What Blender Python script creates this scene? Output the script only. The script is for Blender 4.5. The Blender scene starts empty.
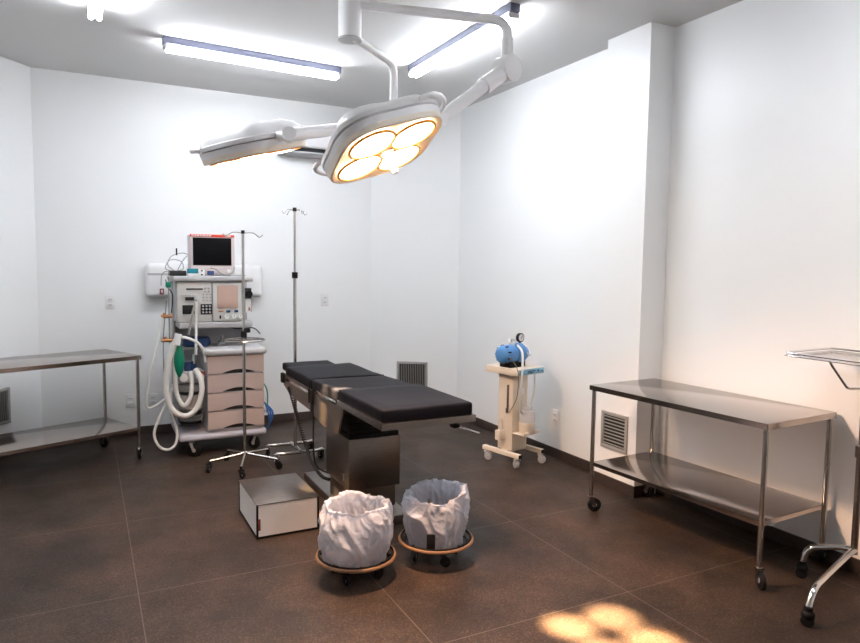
import bpy, bmesh, math, random
from mathutils import Vector, Matrix, Euler, noise
random.seed(7)
S = bpy.context.scene
COL = S.collection
PI = math.pi
sin, cos = math.sin, math.cos
V = Vector

# ------------------------------------------------------------------ materials
def mat(name, color, rough=.5, metal=0., spec=.5, noise_scale=0, noise_amt=0, bump=0, bump_scale=60,
        emit=None, estr=0, trans=0, alpha=1, coat=0, stretch=None, rough_var=0, ior=1.45):
    m = bpy.data.materials.new(name); m.use_nodes = True
    nt = m.node_tree; b = nt.nodes['Principled BSDF']
    b.inputs['Base Color'].default_value = (*color, 1)
    b.inputs['Roughness'].default_value = rough
    b.inputs['Metallic'].default_value = metal
    b.inputs['Specular IOR Level'].default_value = spec
    b.inputs['IOR'].default_value = ior
    b.inputs['Transmission Weight'].default_value = trans
    b.inputs['Alpha'].default_value = alpha
    b.inputs['Coat Weight'].default_value = coat
    if emit:
        b.inputs['Emission Color'].default_value = (*emit, 1)
        b.inputs['Emission Strength'].default_value = estr
    if noise_amt or bump or rough_var:
        tc = nt.nodes.new('ShaderNodeTexCoord'); mp = nt.nodes.new('ShaderNodeMapping')
        nt.links.new(tc.outputs['Object'], mp.inputs['Vector'])
        if stretch: mp.inputs['Scale'].default_value = stretch
        if noise_amt:
            n = nt.nodes.new('ShaderNodeTexNoise'); n.inputs['Scale'].default_value = noise_scale
            n.inputs['Detail'].default_value = 4
            nt.links.new(mp.outputs[0], n.inputs['Vector'])
            r = nt.nodes.new('ShaderNodeValToRGB')
            r.color_ramp.elements[0].position = .3; r.color_ramp.elements[1].position = .7
            r.color_ramp.elements[0].color = (*[c*(1-noise_amt) for c in color], 1)
            r.color_ramp.elements[1].color = (*[min(1, c*(1+noise_amt)) for c in color], 1)
            nt.links.new(n.outputs['Fac'], r.inputs['Fac']); nt.links.new(r.outputs[0], b.inputs['Base Color'])
        if rough_var:
            n = nt.nodes.new('ShaderNodeTexNoise'); n.inputs['Scale'].default_value = 5
            nt.links.new(mp.outputs[0], n.inputs['Vector'])
            mr = nt.nodes.new('ShaderNodeMapRange')
            mr.inputs['To Min'].default_value = rough-rough_var; mr.inputs['To Max'].default_value = rough+rough_var
            nt.links.new(n.outputs['Fac'], mr.inputs['Value']); nt.links.new(mr.outputs[0], b.inputs['Roughness'])
        if bump:
            n2 = nt.nodes.new('ShaderNodeTexNoise'); n2.inputs['Scale'].default_value = bump_scale
            nt.links.new(mp.outputs[0], n2.inputs['Vector'])
            bp = nt.nodes.new('ShaderNodeBump'); bp.inputs['Strength'].default_value = bump
            bp.inputs['Distance'].default_value = .01
            nt.links.new(n2.outputs['Fac'], bp.inputs['Height']); nt.links.new(bp.outputs[0], b.inputs['Normal'])
    return m

def floor_material():
    m = bpy.data.materials.new('terrazzo_floor'); m.use_nodes = True
    nt = m.node_tree; b = nt.nodes['Principled BSDF']; N = nt.nodes.new; L = nt.links.new
    tc = N('ShaderNodeTexCoord')
    big = N('ShaderNodeTexNoise'); big.inputs['Scale'].default_value = 2.1; big.inputs['Detail'].default_value = 9; big.inputs['Roughness'].default_value = .62
    L(tc.outputs['Object'], big.inputs['Vector'])
    r1 = N('ShaderNodeValToRGB'); e = r1.color_ramp.elements
    e[0].position = .38; e[0].color = (.026, .018, .0142, 1); e[1].position = .72; e[1].color = (.068, .043, .031, 1)
    L(big.outputs['Fac'], r1.inputs['Fac'])
    vo = N('ShaderNodeTexVoronoi'); vo.inputs['Scale'].default_value = 190
    L(tc.outputs['Object'], vo.inputs['Vector'])
    sx = N('ShaderNodeSeparateColor'); L(vo.outputs['Color'], sx.inputs[0])
    r2 = N('ShaderNodeValToRGB'); e = r2.color_ramp.elements
    e[0].position = .0; e[0].color = (.55, .55, .55, 1); e[1].position = .8; e[1].color = (1.05, 1.05, 1.05, 1)
    x = e.new(.95); x.color = (1.8, 1.8, 1.7, 1)
    L(sx.outputs[0], r2.inputs['Fac'])
    mu = N('ShaderNodeMix'); mu.data_type = 'RGBA'; mu.blend_type = 'MULTIPLY'; mu.inputs[0].default_value = 1
    L(r1.outputs[0], mu.inputs[6]); L(r2.outputs[0], mu.inputs[7])
    # slab joints
    sep = N('ShaderNodeSeparateXYZ'); L(tc.outputs['Object'], sep.inputs[0])
    def joint(sock, off, pitch):
        a = N('ShaderNodeMath'); a.operation = 'SUBTRACT'; L(sock, a.inputs[0]); a.inputs[1].default_value = off
        d = N('ShaderNodeMath'); d.operation = 'DIVIDE'; L(a.outputs[0], d.inputs[0]); d.inputs[1].default_value = pitch
        f = N('ShaderNodeMath'); f.operation = 'FRACT'; L(d.outputs[0], f.inputs[0])
        s = N('ShaderNodeMath'); s.operation = 'SUBTRACT'; L(f.outputs[0], s.inputs[0]); s.inputs[1].default_value = .5
        ab = N('ShaderNodeMath'); ab.operation = 'ABSOLUTE'; L(s.outputs[0], ab.inputs[0])
        g = N('ShaderNodeMath'); g.operation = 'GREATER_THAN'; L(ab.outputs[0], g.inputs[0])
        g.inputs[1].default_value = .5 - .0025/pitch
        return g
    jx = joint(sep.outputs[0], .19-10*1.09, 1.09); jy = joint(sep.outputs[1], 2.40-10*1.03, 1.03)
    mx = N('ShaderNodeMath'); mx.operation = 'MAXIMUM'; L(jx.outputs[0], mx.inputs[0]); L(jy.outputs[0], mx.inputs[1])
    sc = N('ShaderNodeMath'); sc.operation = 'MULTIPLY'; L(mx.outputs[0], sc.inputs[0]); sc.inputs[1].default_value = .55
    m2 = N('ShaderNodeMix'); m2.data_type = 'RGBA'; L(sc.outputs[0], m2.inputs[0])
    L(mu.outputs[2], m2.inputs[6]); m2.inputs[7].default_value = (.17, .135, .11, 1)
    L(m2.outputs[2], b.inputs['Base Color'])
    rn = N('ShaderNodeTexNoise'); rn.inputs['Scale'].default_value = 3.5; rn.inputs['Detail'].default_value = 5
    L(tc.outputs['Object'], rn.inputs['Vector'])
    mr = N('ShaderNodeMapRange'); mr.inputs['To Min'].default_value = .38; mr.inputs['To Max'].default_value = .62
    L(rn.outputs['Fac'], mr.inputs['Value']); L(mr.outputs[0], b.inputs['Roughness'])
    b.inputs['Specular IOR Level'].default_value = .2
    return m

M = {}
M['floor'] = floor_material()
M['wall'] = mat('white_wall_paint', (.86, .87, .87), .34, spec=.4, bump=.04, bump_scale=25)
M['ceil'] = mat('ceiling_paint', (.66, .66, .655), .8, bump=.03, bump_scale=30)
M['base'] = mat('dark_granite_base', (.045, .033, .029), .4, noise_scale=90, noise_amt=.4)
M['steel'] = mat('brushed_steel', (.50, .485, .47), .24, 1, noise_scale=8, noise_amt=.06, rough_var=.05)
M['steel_top'] = mat('steel_sheet', (.43, .385, .355), .15, 1, rough_var=.04, bump=.03, bump_scale=9)
M['dsteel'] = mat('dull_dark_steel', (.22, .19, .17), .33, 1, noise_scale=20, noise_amt=.1, stretch=(1, 1, 8))
M['chrome'] = mat('chrome', (.75, .75, .75), .1, 1)
M['black'] = mat('black_rubber', (.008, .008, .009), .6, spec=.2)
M['blackgloss'] = mat('black_plastic', (.015, .015, .017), .3)
M['screen'] = mat('dark_screen', (.004, .004, .005), .5, spec=.08)
M['vinyl'] = mat('black_vinyl', (.006, .0065, .010), .5, spec=.06, bump=.12, bump_scale=14)
M['white'] = mat('white_enamel', (.85, .85, .86), .28)
M['whitepl'] = mat('white_plastic', (.80, .80, .80), .4)
M['lampshell'] = mat('lamp_shell_white', (.88, .88, .89), .3)
M['grey'] = mat('grey_plastic', (.42, .42, .44), .45)
M['lgrey'] = mat('light_grey_plastic', (.46, .46, .47), .42)
M['band'] = mat('grey_band', (.38, .36, .38), .45)
M['greyblue'] = mat('grey_deck', (.46, .46, .52), .45)
M['pink'] = mat('beige_pink_drawer', (.47, .375, .34), .5, noise_scale=6, noise_amt=.03)
M['cream'] = mat('cream_enamel', (.74, .64, .52), .4)
M['face'] = mat('instrument_face', (.60, .60, .58), .45)
M['monitor'] = mat('monitor_case', (.60, .52, .52), .4)
M['red'] = mat('red_label', (.75, .07, .04), .5)
M['teal'] = mat('teal_box', (.0, .17, .22), .5)
M['navy'] = mat('navy_cloth', (.02, .045, .13), .85, bump=.3, bump_scale=90)
M['green'] = mat('green_rubber', (.0, .20, .11), .4)
M['bluem'] = mat('blue_motor', (.08, .24, .52), .4)
M['labelblue'] = mat('light_blue_label', (.22, .46, .60), .5)
M['bluehose'] = mat('blue_hose', (.03, .12, .38), .4)
M['hose'] = mat('translucent_hose', (.80, .80, .77), .35, trans=.15)
M['hosegrey'] = mat('grey_hose', (.34, .34, .33), .5)
M['clear'] = mat('clear_plastic', (.93, .93, .92), .12, trans=.85, ior=1.25)
M['jar'] = mat('milky_plastic', (.88, .87, .86), .2, trans=.45, ior=1.3)
M['glass'] = mat('clear_glass', (.97, .97, .97), .03, trans=1, ior=1.3)
M['brass'] = mat('brass', (.50, .27, .14), .3, 1)
M['bumper'] = mat('tan_rubber_bumper', (.24, .125, .06), .45)
M['paper'] = mat('recorder_grid', (.52, .36, .30), .6)
M['stool_white'] = mat('white_laminate', (.93, .88, .85), .4)
M['vent'] = mat('vent_metal', (.40, .39, .38), .45, .3)
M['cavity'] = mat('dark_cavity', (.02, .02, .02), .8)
M['brownsocket'] = mat('brown_switch', (.20, .05, .03), .4)
M['fixture'] = mat('fixture_blue_grey', (.13, .14, .20), .5)
M['tube'] = mat('fluorescent_tube', (1, 1, 1), .4, emit=(.92, .95, 1.0), estr=30)
M['lens'] = mat('lamp_lens', (1, 1, 1), .3, emit=(1, .78, .52), estr=13)
M['lensring'] = mat('lens_ring', (.85, .42, .10), .35)  # orange carries the lens glow through the ring, painted as colour
M['under'] = mat('lamp_underside_lit_tint', (.92, .84, .72), .35)  # bright warm tint holds the lens light falling on the underside

def bag_material():
    m = bpy.data.materials.new('white_film'); m.use_nodes = True
    nt = m.node_tree; N = nt.nodes.new; L = nt.links.new
    out = nt.nodes['Material Output']; b = nt.nodes['Principled BSDF']
    b.inputs['Base Color'].default_value = (.74, .77, .87, 1); b.inputs['Roughness'].default_value = .3
    tr = N('ShaderNodeBsdfTranslucent'); tr.inputs[0].default_value = (.74, .77, .87, 1)
    tp = N('ShaderNodeBsdfTransparent')
    a = N('ShaderNodeMixShader'); a.inputs[0].default_value = .35; L(b.outputs[0], a.inputs[1]); L(tr.outputs[0], a.inputs[2])
    c = N('ShaderNodeMixShader'); c.inputs[0].default_value = .27; L(a.outputs[0], c.inputs[1]); L(tp.outputs[0], c.inputs[2])
    L(c.outputs[0], out.inputs[0])
    n = N('ShaderNodeTexNoise'); n.inputs['Scale'].default_value = 16; n.inputs['Detail'].default_value = 3
    n.inputs['Distortion'].default_value = 1.6
    tc = N('ShaderNodeTexCoord'); L(tc.outputs['Object'], n.inputs['Vector'])
    bp = N('ShaderNodeBump'); bp.inputs['Strength'].default_value = .5; bp.inputs['Distance'].default_value = .02
    L(n.outputs['Fac'], bp.inputs['Height']); L(bp.outputs[0], b.inputs['Normal']); L(bp.outputs[0], tr.inputs['Normal'])
    return m
M['bag'] = bag_material()

# ------------------------------------------------------------------ mesh helpers
class MB:
    def __init__(s): s.bm = bmesh.new()
    def box(s, c, d, bev=0, rot=None, seg=2):
        r = bmesh.ops.create_cube(s.bm, size=1); vs = r['verts']
        bmesh.ops.scale(s.bm, vec=V(d), verts=vs)
        if bev:
            es = list({e for v in vs for e in v.link_edges})
            q = bmesh.ops.bevel(s.bm, geom=es, offset=min(bev, .49*min(d)), segments=seg, affect='EDGES', profile=.5)
            vs = list({v for f in q['faces'] for v in f.verts} | {v for v in vs if v.is_valid})
        if rot: bmesh.ops.rotate(s.bm, cent=(0, 0, 0), matrix=Euler(rot).to_matrix(), verts=vs)
        bmesh.ops.translate(s.bm, vec=V(c), verts=vs)
        return s
    def bb(s, x0, x1, y0, y1, z0, z1, bev=0):
        return s.box(((x0+x1)/2, (y0+y1)/2, (z0+z1)/2), (abs(x1-x0), abs(y1-y0), abs(z1-z0)), bev)
    def tube(s, path, r, seg=10, closed=False, radii=None):
        P = [V(p) for p in path]; n = len(P); rings = []
        up = None
        for i, p in enumerate(P):
            a = P[(i-1) % n] if (closed or i > 0) else p
            b = P[(i+1) % n] if (closed or i < n-1) else p
            t = (b-a).normalized()
            if up is None:
                up = V((0, 0, 1)) if abs(t.z) < .9 else V((1, 0, 0))
            x = up - t*up.dot(t)
            if x.length < 1e-5: x = t.orthogonal()
            x.normalize(); up = x; y = t.cross(x)
            rr = radii[i] if radii else r
            rings.append([s.bm.verts.new(p + (x*cos(2*PI*k/seg) + y*sin(2*PI*k/seg))*rr) for k in range(seg)])
        m = n if closed else n-1
        for i in range(m):
            A, B = rings[i], rings[(i+1) % n]
            off = 0
            if closed and i == n-1:
                off = min(range(seg), key=lambda o: (A[0].co-B[o].co).length)
            for k in range(seg):
                s.bm.faces.new((A[k], A[(k+1) % seg], B[(k+1+off) % seg], B[(k+off) % seg]))
        if not closed:
            s.bm.faces.new(rings[0][::-1]); s.bm.faces.new(rings[-1])
        return s
    def lathe(s, prof, c=(0, 0, 0), seg=24, axis='z', fn=None):
        rings = []
        for (r, z) in prof:
            ring = []
            for k in range(seg):
                a = 2*PI*k/seg
                rr = r*(fn(a) if fn else 1)
                q = V((rr*cos(a), rr*sin(a), z))
                if axis == 'x': q = V((q.z, q.x, q.y))
                elif axis == 'y': q = V((q.x, q.z, -q.y))
                ring.append(s.bm.verts.new(q+V(c)))
            rings.append(ring)
        for A, B in zip(rings, rings[1:]):
            for k in range(seg):
                s.bm.faces.new((A[k], A[(k+1) % seg], B[(k+1) % seg], B[k]))
        if prof[0][0] > 1e-4: s.bm.faces.new(rings[0][::-1])
        if prof[-1][0] > 1e-4: s.bm.faces.new(rings[-1])
        bmesh.ops.remove_doubles(s.bm, verts=[v for r in rings for v in r], dist=1e-6)
        return s
    def cyl(s, a, b, r, seg=16): return s.tube([a, b], r, seg)
    def prism(s, pts, z0, z1, plane='xy'):
        def mk(p, z):
            if plane == 'xy': return (p[0], p[1], z)
            if plane == 'yz': return (z, p[0], p[1])
            return (p[0], z, p[1])
        A = [s.bm.verts.new(mk(p, z0)) for p in pts]; B = [s.bm.verts.new(mk(p, z1)) for p in pts]
        n = len(pts)
        for k in range(n): s.bm.faces.new((A[k], A[(k+1) % n], B[(k+1) % n], B[k]))
        s.bm.faces.new(A[::-1]); s.bm.faces.new(B)
        return s
    def ball(s, c, r, scale=(1, 1, 1), seg=16):
        q = bmesh.ops.create_uvsphere(s.bm, u_segments=seg, v_segments=max(6, seg*2//3), radius=r)
        bmesh.ops.scale(s.bm, vec=V(scale), verts=q['verts'])
        bmesh.ops.translate(s.bm, vec=V(c), verts=q['verts'])
        return s
    def build(s, name, m, parent=None, smooth=40, loc=None, rot=None):
        bmesh.ops.recalc_face_normals(s.bm, faces=s.bm.faces)
        me = bpy.data.meshes.new(name); s.bm.to_mesh(me); s.bm.free()
        me.materials.append(m)
        if smooth:
            me.shade_smooth() if hasattr(me, 'shade_smooth') else None
            try: me.set_sharp_from_angle(angle=math.radians(smooth))
            except Exception: pass
        o = bpy.data.objects.new(name, me); COL.objects.link(o)
        if parent: o.parent = parent
        if loc: o.location = loc
        if rot: o.rotation_euler = rot
        return o

def curve(pts, n=8, closed=False):
    P = [V(p) for p in pts]; out = []; m = len(P)
    rng = range(m if closed else m-1)
    for i in rng:
        if closed: a, b, c, d = P[i-1], P[i], P[(i+1) % m], P[(i+2) % m]
        else: a, b, c, d = P[max(i-1, 0)], P[i], P[i+1], P[min(i+2, m-1)]
        for k in range(n):
            t = k/n
            out.append(.5*((2*b)+(c-a)*t+(2*a-5*b+4*c-d)*t*t+(3*b-a-3*c+d)*t**3))
    if not closed: out.append(P[-1])
    return out
def bent(pts, r, n=6):
    """polyline with filleted corners"""
    P = [V(p) for p in pts]; out = [P[0]]
    for i in range(1, len(P)-1):
        a = (P[i-1]-P[i]); b = (P[i+1]-P[i]); q = min(r, a.length*.49, b.length*.49)
        A = P[i]+a.normalized()*q; B = P[i]+b.normalized()*q
        for k in range(n+1):
            t = k/n; out.append(A*(1-t)**2+P[i]*2*t*(1-t)+B*t*t)
    out.append(P[-1]); return out
def circle(c, r, n=32, axis='z'):
    q = []
    for k in range(n):
        a = 2*PI*k/n; p = (r*cos(a), r*sin(a), 0)
        if axis == 'y': p = (p[0], 0, p[1])
        if axis == 'x': p = (0, p[0], p[1])
        q.append(V(c)+V(p))
    return q

def thing(name, label, cat, loc=(0, 0, 0), rz=0, group=None):
    o = bpy.data.objects.new(name, None); COL.objects.link(o); o.empty_display_size = .1
    o.location = loc; o.rotation_euler = (0, 0, rz); o['label'] = label; o['category'] = cat
    if group: o['group'] = group
    return o
def tag(o, label, cat, group=None):
    o['label'] = label; o['category'] = cat
    if group: o['group'] = group
    return o
def struct(name, mb, m, smooth=0):
    o = mb.build(name, m, smooth=smooth); o['kind'] = 'structure'; return o
def copy_tree(o, parent=None):
    c = o.copy(); COL.objects.link(c)
    if parent is not None: c.parent = parent
    for ch in list(o.children): copy_tree(ch, c)
    return c

# ------------------------------------------------------------------ the room
XR, XN, YB, H = 3.5412, 3.635, 6.7551, 3.2668
CX, CY = 2.7513, 6.2107
LX, LD = -.378, (.64, .77)
YW = -1.7; XW = -1.75
T = 1.375/1.0
lc_end = (XW, YB-(LX-XW)/LD[0]*LD[1])
outline = [(LX, YB), (CX, YB), (XR, CY), (XR, 3.433), (XN, 3.433), (XN, YW), (XW, YW), lc_end]
struct('floor', MB().prism([(-1.9, -1.9), (3.8, -1.9), (3.8, 6.95), (-1.9, 6.95)], -.08, 0), M['floor'])
struct('ceiling', MB().prism([(-1.9, -1.9), (3.8, -1.9), (3.8, 6.95), (-1.9, 6.95)], H, H+.1), M['ceil'])
def wall(name, a, b, th=.12, h=H, z0=0, m='wall', inset=0):
    a = V((*a, 0)); b = V((*b, 0)); d = (b-a).normalized(); n = V((d.y, -d.x, 0))   # n points out (outline is clockwise seen from above reversed below)
    return a, b, d, n
def wall_seg(name, a, b, m, z0, z1, t_in, t_out):
    a = V((*a, 0)); b = V((*b, 0)); d = (b-a).normalized(); n = V((-d.y, d.x, 0))  # outward for clockwise outline
    pts = [a-n*t_in, b-n*t_in, b+n*t_out, a+n*t_out]
    return struct(name, MB().prism([(p.x, p.y) for p in pts], z0, z1), m)
names = ['back', 'back_right', 'right', None, 'right_near', 'behind_camera', 'left', 'back_left']
for i, nm in enumerate(names):
    a, b = outline[i], outline[(i+1) % len(outline)]
    if nm is None: continue
    wall_seg('wall_'+nm, a, b, M['wall'], 0, H, 0, .15)
    wall_seg('baseboard_'+nm, a, b, M['base'], 0, .08, .012, 0)
struct('wall_column', MB().bb(3.414, 3.66, 3.433, 3.852, 0, H), M['wall'])
struct('baseboard_column', MB().bb(3.402, 3.6, 3.421, 3.864, 0, .08), M['base'])

# ------------------------------------------------------------------ sockets, vents
def socket(name, label, x, z, y=None, rz=0):
    t = thing(name, label, 'socket', (x, y, z), rz, 'wall sockets')
    MB().box((0, -.007, 0), (.080, .014, .124), .005).build('cover_plate', M['whitepl'], t)
    for dz in (.024, -.024):
        w = MB().box((0, -.016, dz), (.052, .006, .034), .006).build('outlet', M['whitepl'], t)
        MB().tube(curve([(-.015, -.0195, dz-.004), (0, -.0195, dz+.003), (.015, -.0195, dz-.004)], 3), .0032, 6).build('slot', M['grey'], w)
    return t
yb = YB
socket('wall_socket', 'white double wall socket high above the left steel table', .192, 1.257, yb)
socket('wall_socket', 'white double socket low on back wall, behind the right leg of the left steel table', .344, .332, yb)
socket('wall_socket', 'white double socket low on back wall beside the looping hose of the anesthesia machine', .537, .327, yb)
socket('wall_socket', 'white double wall socket just right of the tall drip stand pole', 2.232, 1.258, yb)
socket('wall_socket', 'white double socket low on right wall beside the suction pump cart', XR, .352, 4.485, -PI/2)

def grille(label, loc, rz, w, h, vertical, n):
    t = thing('wall_vent', label, 'vent', loc, rz, 'wall vents')
    f = .025
    m = MB()
    m.bb(-w/2, w/2, -.014, 0, h/2-f, h/2, .003); m.bb(-w/2, w/2, -.014, 0, -h/2, -h/2+f, .003)
    m.bb(-w/2, -w/2+f, -.014, 0, -h/2+f, h/2-f, .003); m.bb(w/2-f, w/2, -.014, 0, -h/2+f, h/2-f, .003)
    m.build('frame', M['vent'], t)
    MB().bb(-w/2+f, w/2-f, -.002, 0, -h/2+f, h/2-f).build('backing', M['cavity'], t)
    for k in range(n):
        u = (k+.5)/n
        if vertical:
            x = -w/2+f+u*(w-2*f); MB().box((x, -.008, 0), (.004, .012, h-2*f), 0).build('slat', M['vent'], t)
        else:
            z = -h/2+f+u*(h-2*f); MB().box((0, -.008, z), (w-2*f, .010, .006), 0).build('slat', M['vent'], t)
    return t
ang_r = math.atan2(CY-YB, XR-CX)
grille('grey metal wall vent with vertical slats behind the operating table', (3.137, 6.489, .437), ang_r, .34, .30, True, 15)
grille('grey vent with vertical slats at left frame edge, behind the left steel table', (-.69, 6.379, .42), math.atan2(LD[1], LD[0]), .30, .30, True, 13)
grille('white framed vent with horizontal slats on the pillar behind the right steel table', (3.414, 3.645, .427), -PI/2, .27, .275, False, 9)

# wall mounted units
t = thing('wall_panel_unit', 'long white rounded unit on the wall behind the anesthesia machine', 'wall unit', (1.025, YB, 1.455))
MB().box((0, -.055, 0), (1.07, .11, .32), .045, seg=4).build('housing', M['whitepl'], t)
MB().box((-.18, -.112, .06), (.68, .006, .02), .002).build('front_seam', M['lgrey'], t)
s = MB().box((-.40, -.112, -.10), (.036, .012, .055), .003).build('switch_plate', M['brownsocket'], t)
MB().box((-.40, -.119, -.10), (.014, .006, .03), .002).build('rocker', M['whitepl'], s)

t = thing('air_conditioner', 'white split air conditioner high on the back wall behind the surgical light', 'air conditioner', (2.15, YB, 2.85))
MB().box((0, -.10, .04), (.86, .20, .22), .03, seg=3).build('housing', M['whitepl'], t)
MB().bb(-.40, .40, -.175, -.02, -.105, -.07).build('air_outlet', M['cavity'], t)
MB().box((0, -.10, -.125), (.84, .17, .02), .008, (-.12, 0, 0)).build('louver', M['lgrey'], t)

# ------------------------------------------------------------------ tube lights
def batten(label, loc, rz, L=1.33):
    t = thing('ceiling_light', label, 'ceiling light', loc, rz, 'fluorescent ceiling lights')
    MB().box((0, 0, -.027), (L, .075, .054), .006).build('housing', M['fixture'], t)
    for sx in (-1, 1):
        MB().box((sx*(L/2-.02), 0, -.072), (.024, .075, .036), .008).build('lamp_holder', M['lgrey'], t)
    MB().box((0, 0, -.060), (.05, .05, .02), .004).build('clip', M['grey'], t)
    for dy in (-.024, .024):
        MB().cyl((-L/2+.03, dy, -.086), (L/2-.03, dy, -.086), .015, 12).build('tube', M['tube'], t)
    return t
batten('twin tube ceiling light running parallel to the back wall', (1.24, 5.42, H), math.radians(3.5), 1.40)
batten('twin tube ceiling light at the right, running towards the right steel table', (2.44, 4.36, H), PI/2, 1.50)
batten('twin tube ceiling light cut by the top frame edge at left', (.095, 4.22, H), PI/2, 1.50)
batten('unseen twin tube ceiling light added above and behind the viewer', (2.44, 1.2, H), PI/2, 1.50)  # out-of-view fixture added for the light it gives

# ------------------------------------------------------------------ casters
def caster(parent, x, y, top, r=.04, rz=0., wm='black', fm='steel', w=.022, name='caster', brake=False):
    """fork + wheel resting on the floor at local z=0, stem up to `top`"""
    c, s_ = cos(rz), sin(rz); off = r*.55
    def P(a, b, z): return (x+a*c-b*s_, y+a*s_+b*c, z)
    m = MB()
    m.cyl(P(0, 0, 2*r+.004), P(0, 0, top), .010, 10)
    for q in (-1, 1):
        pts = [(-.012, 2*r+.012), (.016, 2*r+.012), (off+.010, r-.006), (off-.010, r-.006)]
        A = [m.bm.verts.new(P(a, q*(w/2+.004), z)) for a, z in pts]
        B = [m.bm.verts.new(P(a, q*(w/2+.008), z)) for a, z in pts]
        for k in range(4): m.bm.faces.new((A[k], A[(k+1) % 4], B[(k+1) % 4], B[k]))
        m.bm.faces.new(A); m.bm.faces.new(B)
    m.box(P(.002, 0, 2*r+.010), (.034, w+.018, .008), .002, (0, 0, rz))
    if brake: m.box(P(-.03, 0, 2*r+.02), (.045, .018, .007), .002, (0, -.6, rz))
    f = m.build(name, M[fm], parent)
    m = MB()
    C = V(P(off, 0, r)); ax = V((-s_, c, 0))
    prof = [(-w/2, r*.86), (-w/2*.7, r), (w/2*.7, r), (w/2, r*.86)]
    m.tube([C+ax*z for z, q in prof], r, 20, radii=[q for z, q in prof])
    wh = m.build('wheel', M[wm], f)
    MB().cyl(C-ax*(w/2+.003), C+ax*(w/2+.003), r*.32, 12).build('hub', M['grey'], f)
    return f

# ------------------------------------------------------------------ steel work tables
def steel_table(label, loc, rz, L, W, zt, zs, wheel_rz):
    t = thing('steel_table', label, 'table', loc, rz, 'steel work tables')
    m = MB(); m.bb(0, L, 0, W, zt-.004, zt, .001)
    m.bb(0, L, 0, .006, zt-.032, zt-.002); m.bb(0, L, W-.006, W, zt-.032, zt-.002)
    m.bb(0, .006, 0, W, zt-.032, zt-.002); m.bb(L-.006, L, 0, W, zt-.032, zt-.002)
    m.build('tabletop', M['steel_top'], t)
    m = MB(); i = .022; m.bb(i, L-i, i, W-i, zs-.003, zs, .001)
    m.bb(i, L-i, i, i+.004, zs-.024, zs); m.bb(i, L-i, W-i-.004, W-i, zs-.024, zs)
    m.bb(i, i+.004, i, W-i, zs-.024, zs); m.bb(L-i-.004, L-i, i, W-i, zs-.024, zs)
    m.build('shelf', M['steel_top'], t)
    k = 0
    for x in (i, L-i):
        for y in (i, W-i):
            lg = MB().cyl((x, y, .10), (x, y, zt-.006), .0135, 14).build('leg', M['steel'], t)
            caster(t, x, y, .12, .045, wheel_rz[k], 'black', 'dsteel', brake=(k == 0)); k += 1
    return t
rt = steel_table('long two-tier stainless steel table on casters along the right wall', (3.605, 2.16, 0), math.radians(93), 1.25, .61, .85, .335,
                 [-1.2, 2.6, .2, -2.0])
lt = steel_table('two-tier stainless steel table on casters at the left frame edge', (.385, 5.86, 0), math.radians(113.9), .62, 1.12, .865, .27,
                 [-.6, .9, .3, .5])

# ------------------------------------------------------------------ instrument (mayo) stand
t = thing('instrument_stand', 'chrome instrument tray stand cut by the right frame edge', 'instrument stand', (3.44, 1.93, 0), 0)
MB().tube(bent([(.0, 0, .20), (-.05, -.01, .20), (-.50, -.115, .155), (-.555, -.128, .07)], .09), .0165, 12).build('leg', M['chrome'], t)
MB().tube(bent([(.0, .0, .20), (-.02, .05, .20), (-.10, .18, .165), (-.12, .19, .07)], .07), .0165, 12).build('leg', M['chrome'], t)
for x, y in ((-.555, -.128), (-.12, .19)):
    f = MB().cyl((x, y, .05), (x, y, .09), .020, 12).ball((x, y, .052), .030, (1, 1, .8), 12).build('caster', M['black'], t)
    MB().cyl((x-.018, y-.01, .028), (x+.018, y+.01, .028), .028, 16).build('wheel', M['black'], f)
MB().cyl((0, 0, .18), (0, 0, .72), .0165, 14).build('lower_post', M['dsteel'], t)
MB().cyl((0, 0, .70), (0, 0, 1.04), .012, 14).build('upper_post', M['chrome'], t)
k = MB().cyl((0, 0, .68), (0, 0, .74), .024, 14).build('clamp_collar', M['dsteel'], t)
MB().cyl((.02, -.02, .71), (.045, -.045, .71), .010, 10).build('clamp_knob', M['black'], k)
TZ = 1.20
m = MB()
m.tube(bent([(0, 0, 1.03), (-.09, .03, 1.03), (-.19, .06, 1.155), (-.20, .065, TZ-.018)], .02), .006, 8)
m.tube(bent([(0, 0, 1.03), (.0, -.06, 1.03), (-.06, -.2, 1.15), (-.07, -.21, TZ-.018)], .02), .006, 8)
m.build('support_rod', M['steel'], t)
tr = [(-.31, .225), (.115, .245), (.13, -.32), (-.33, -.34)]
m = MB(); m.prism(tr, TZ-.016, TZ-.013)
m.build('tray', M['steel_top'], t)
rim = bent([(*tr[0], TZ), (*tr[1], TZ), (*tr[2], TZ), (*tr[3], TZ)], .03)
P4 = [V((*q, TZ)) for q in tr]; ring = []
for i in range(4):
    a, b, c = P4[i-1], P4[i], P4[(i+1) % 4]
    A = b+(a-b).normalized()*.03; B = b+(c-b).normalized()*.03
    for kk in range(5):
        u = kk/4; ring.append(A*(1-u)**2+b*2*u*(1-u)+B*u*u)
m = MB(); m.tube(ring, .0055, 8, closed=True)
m.tube([p-V((0, 0, .014)) for p in ring], .0045, 8, closed=True)
m.build('tray_rim', M['chrome'], t)

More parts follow.
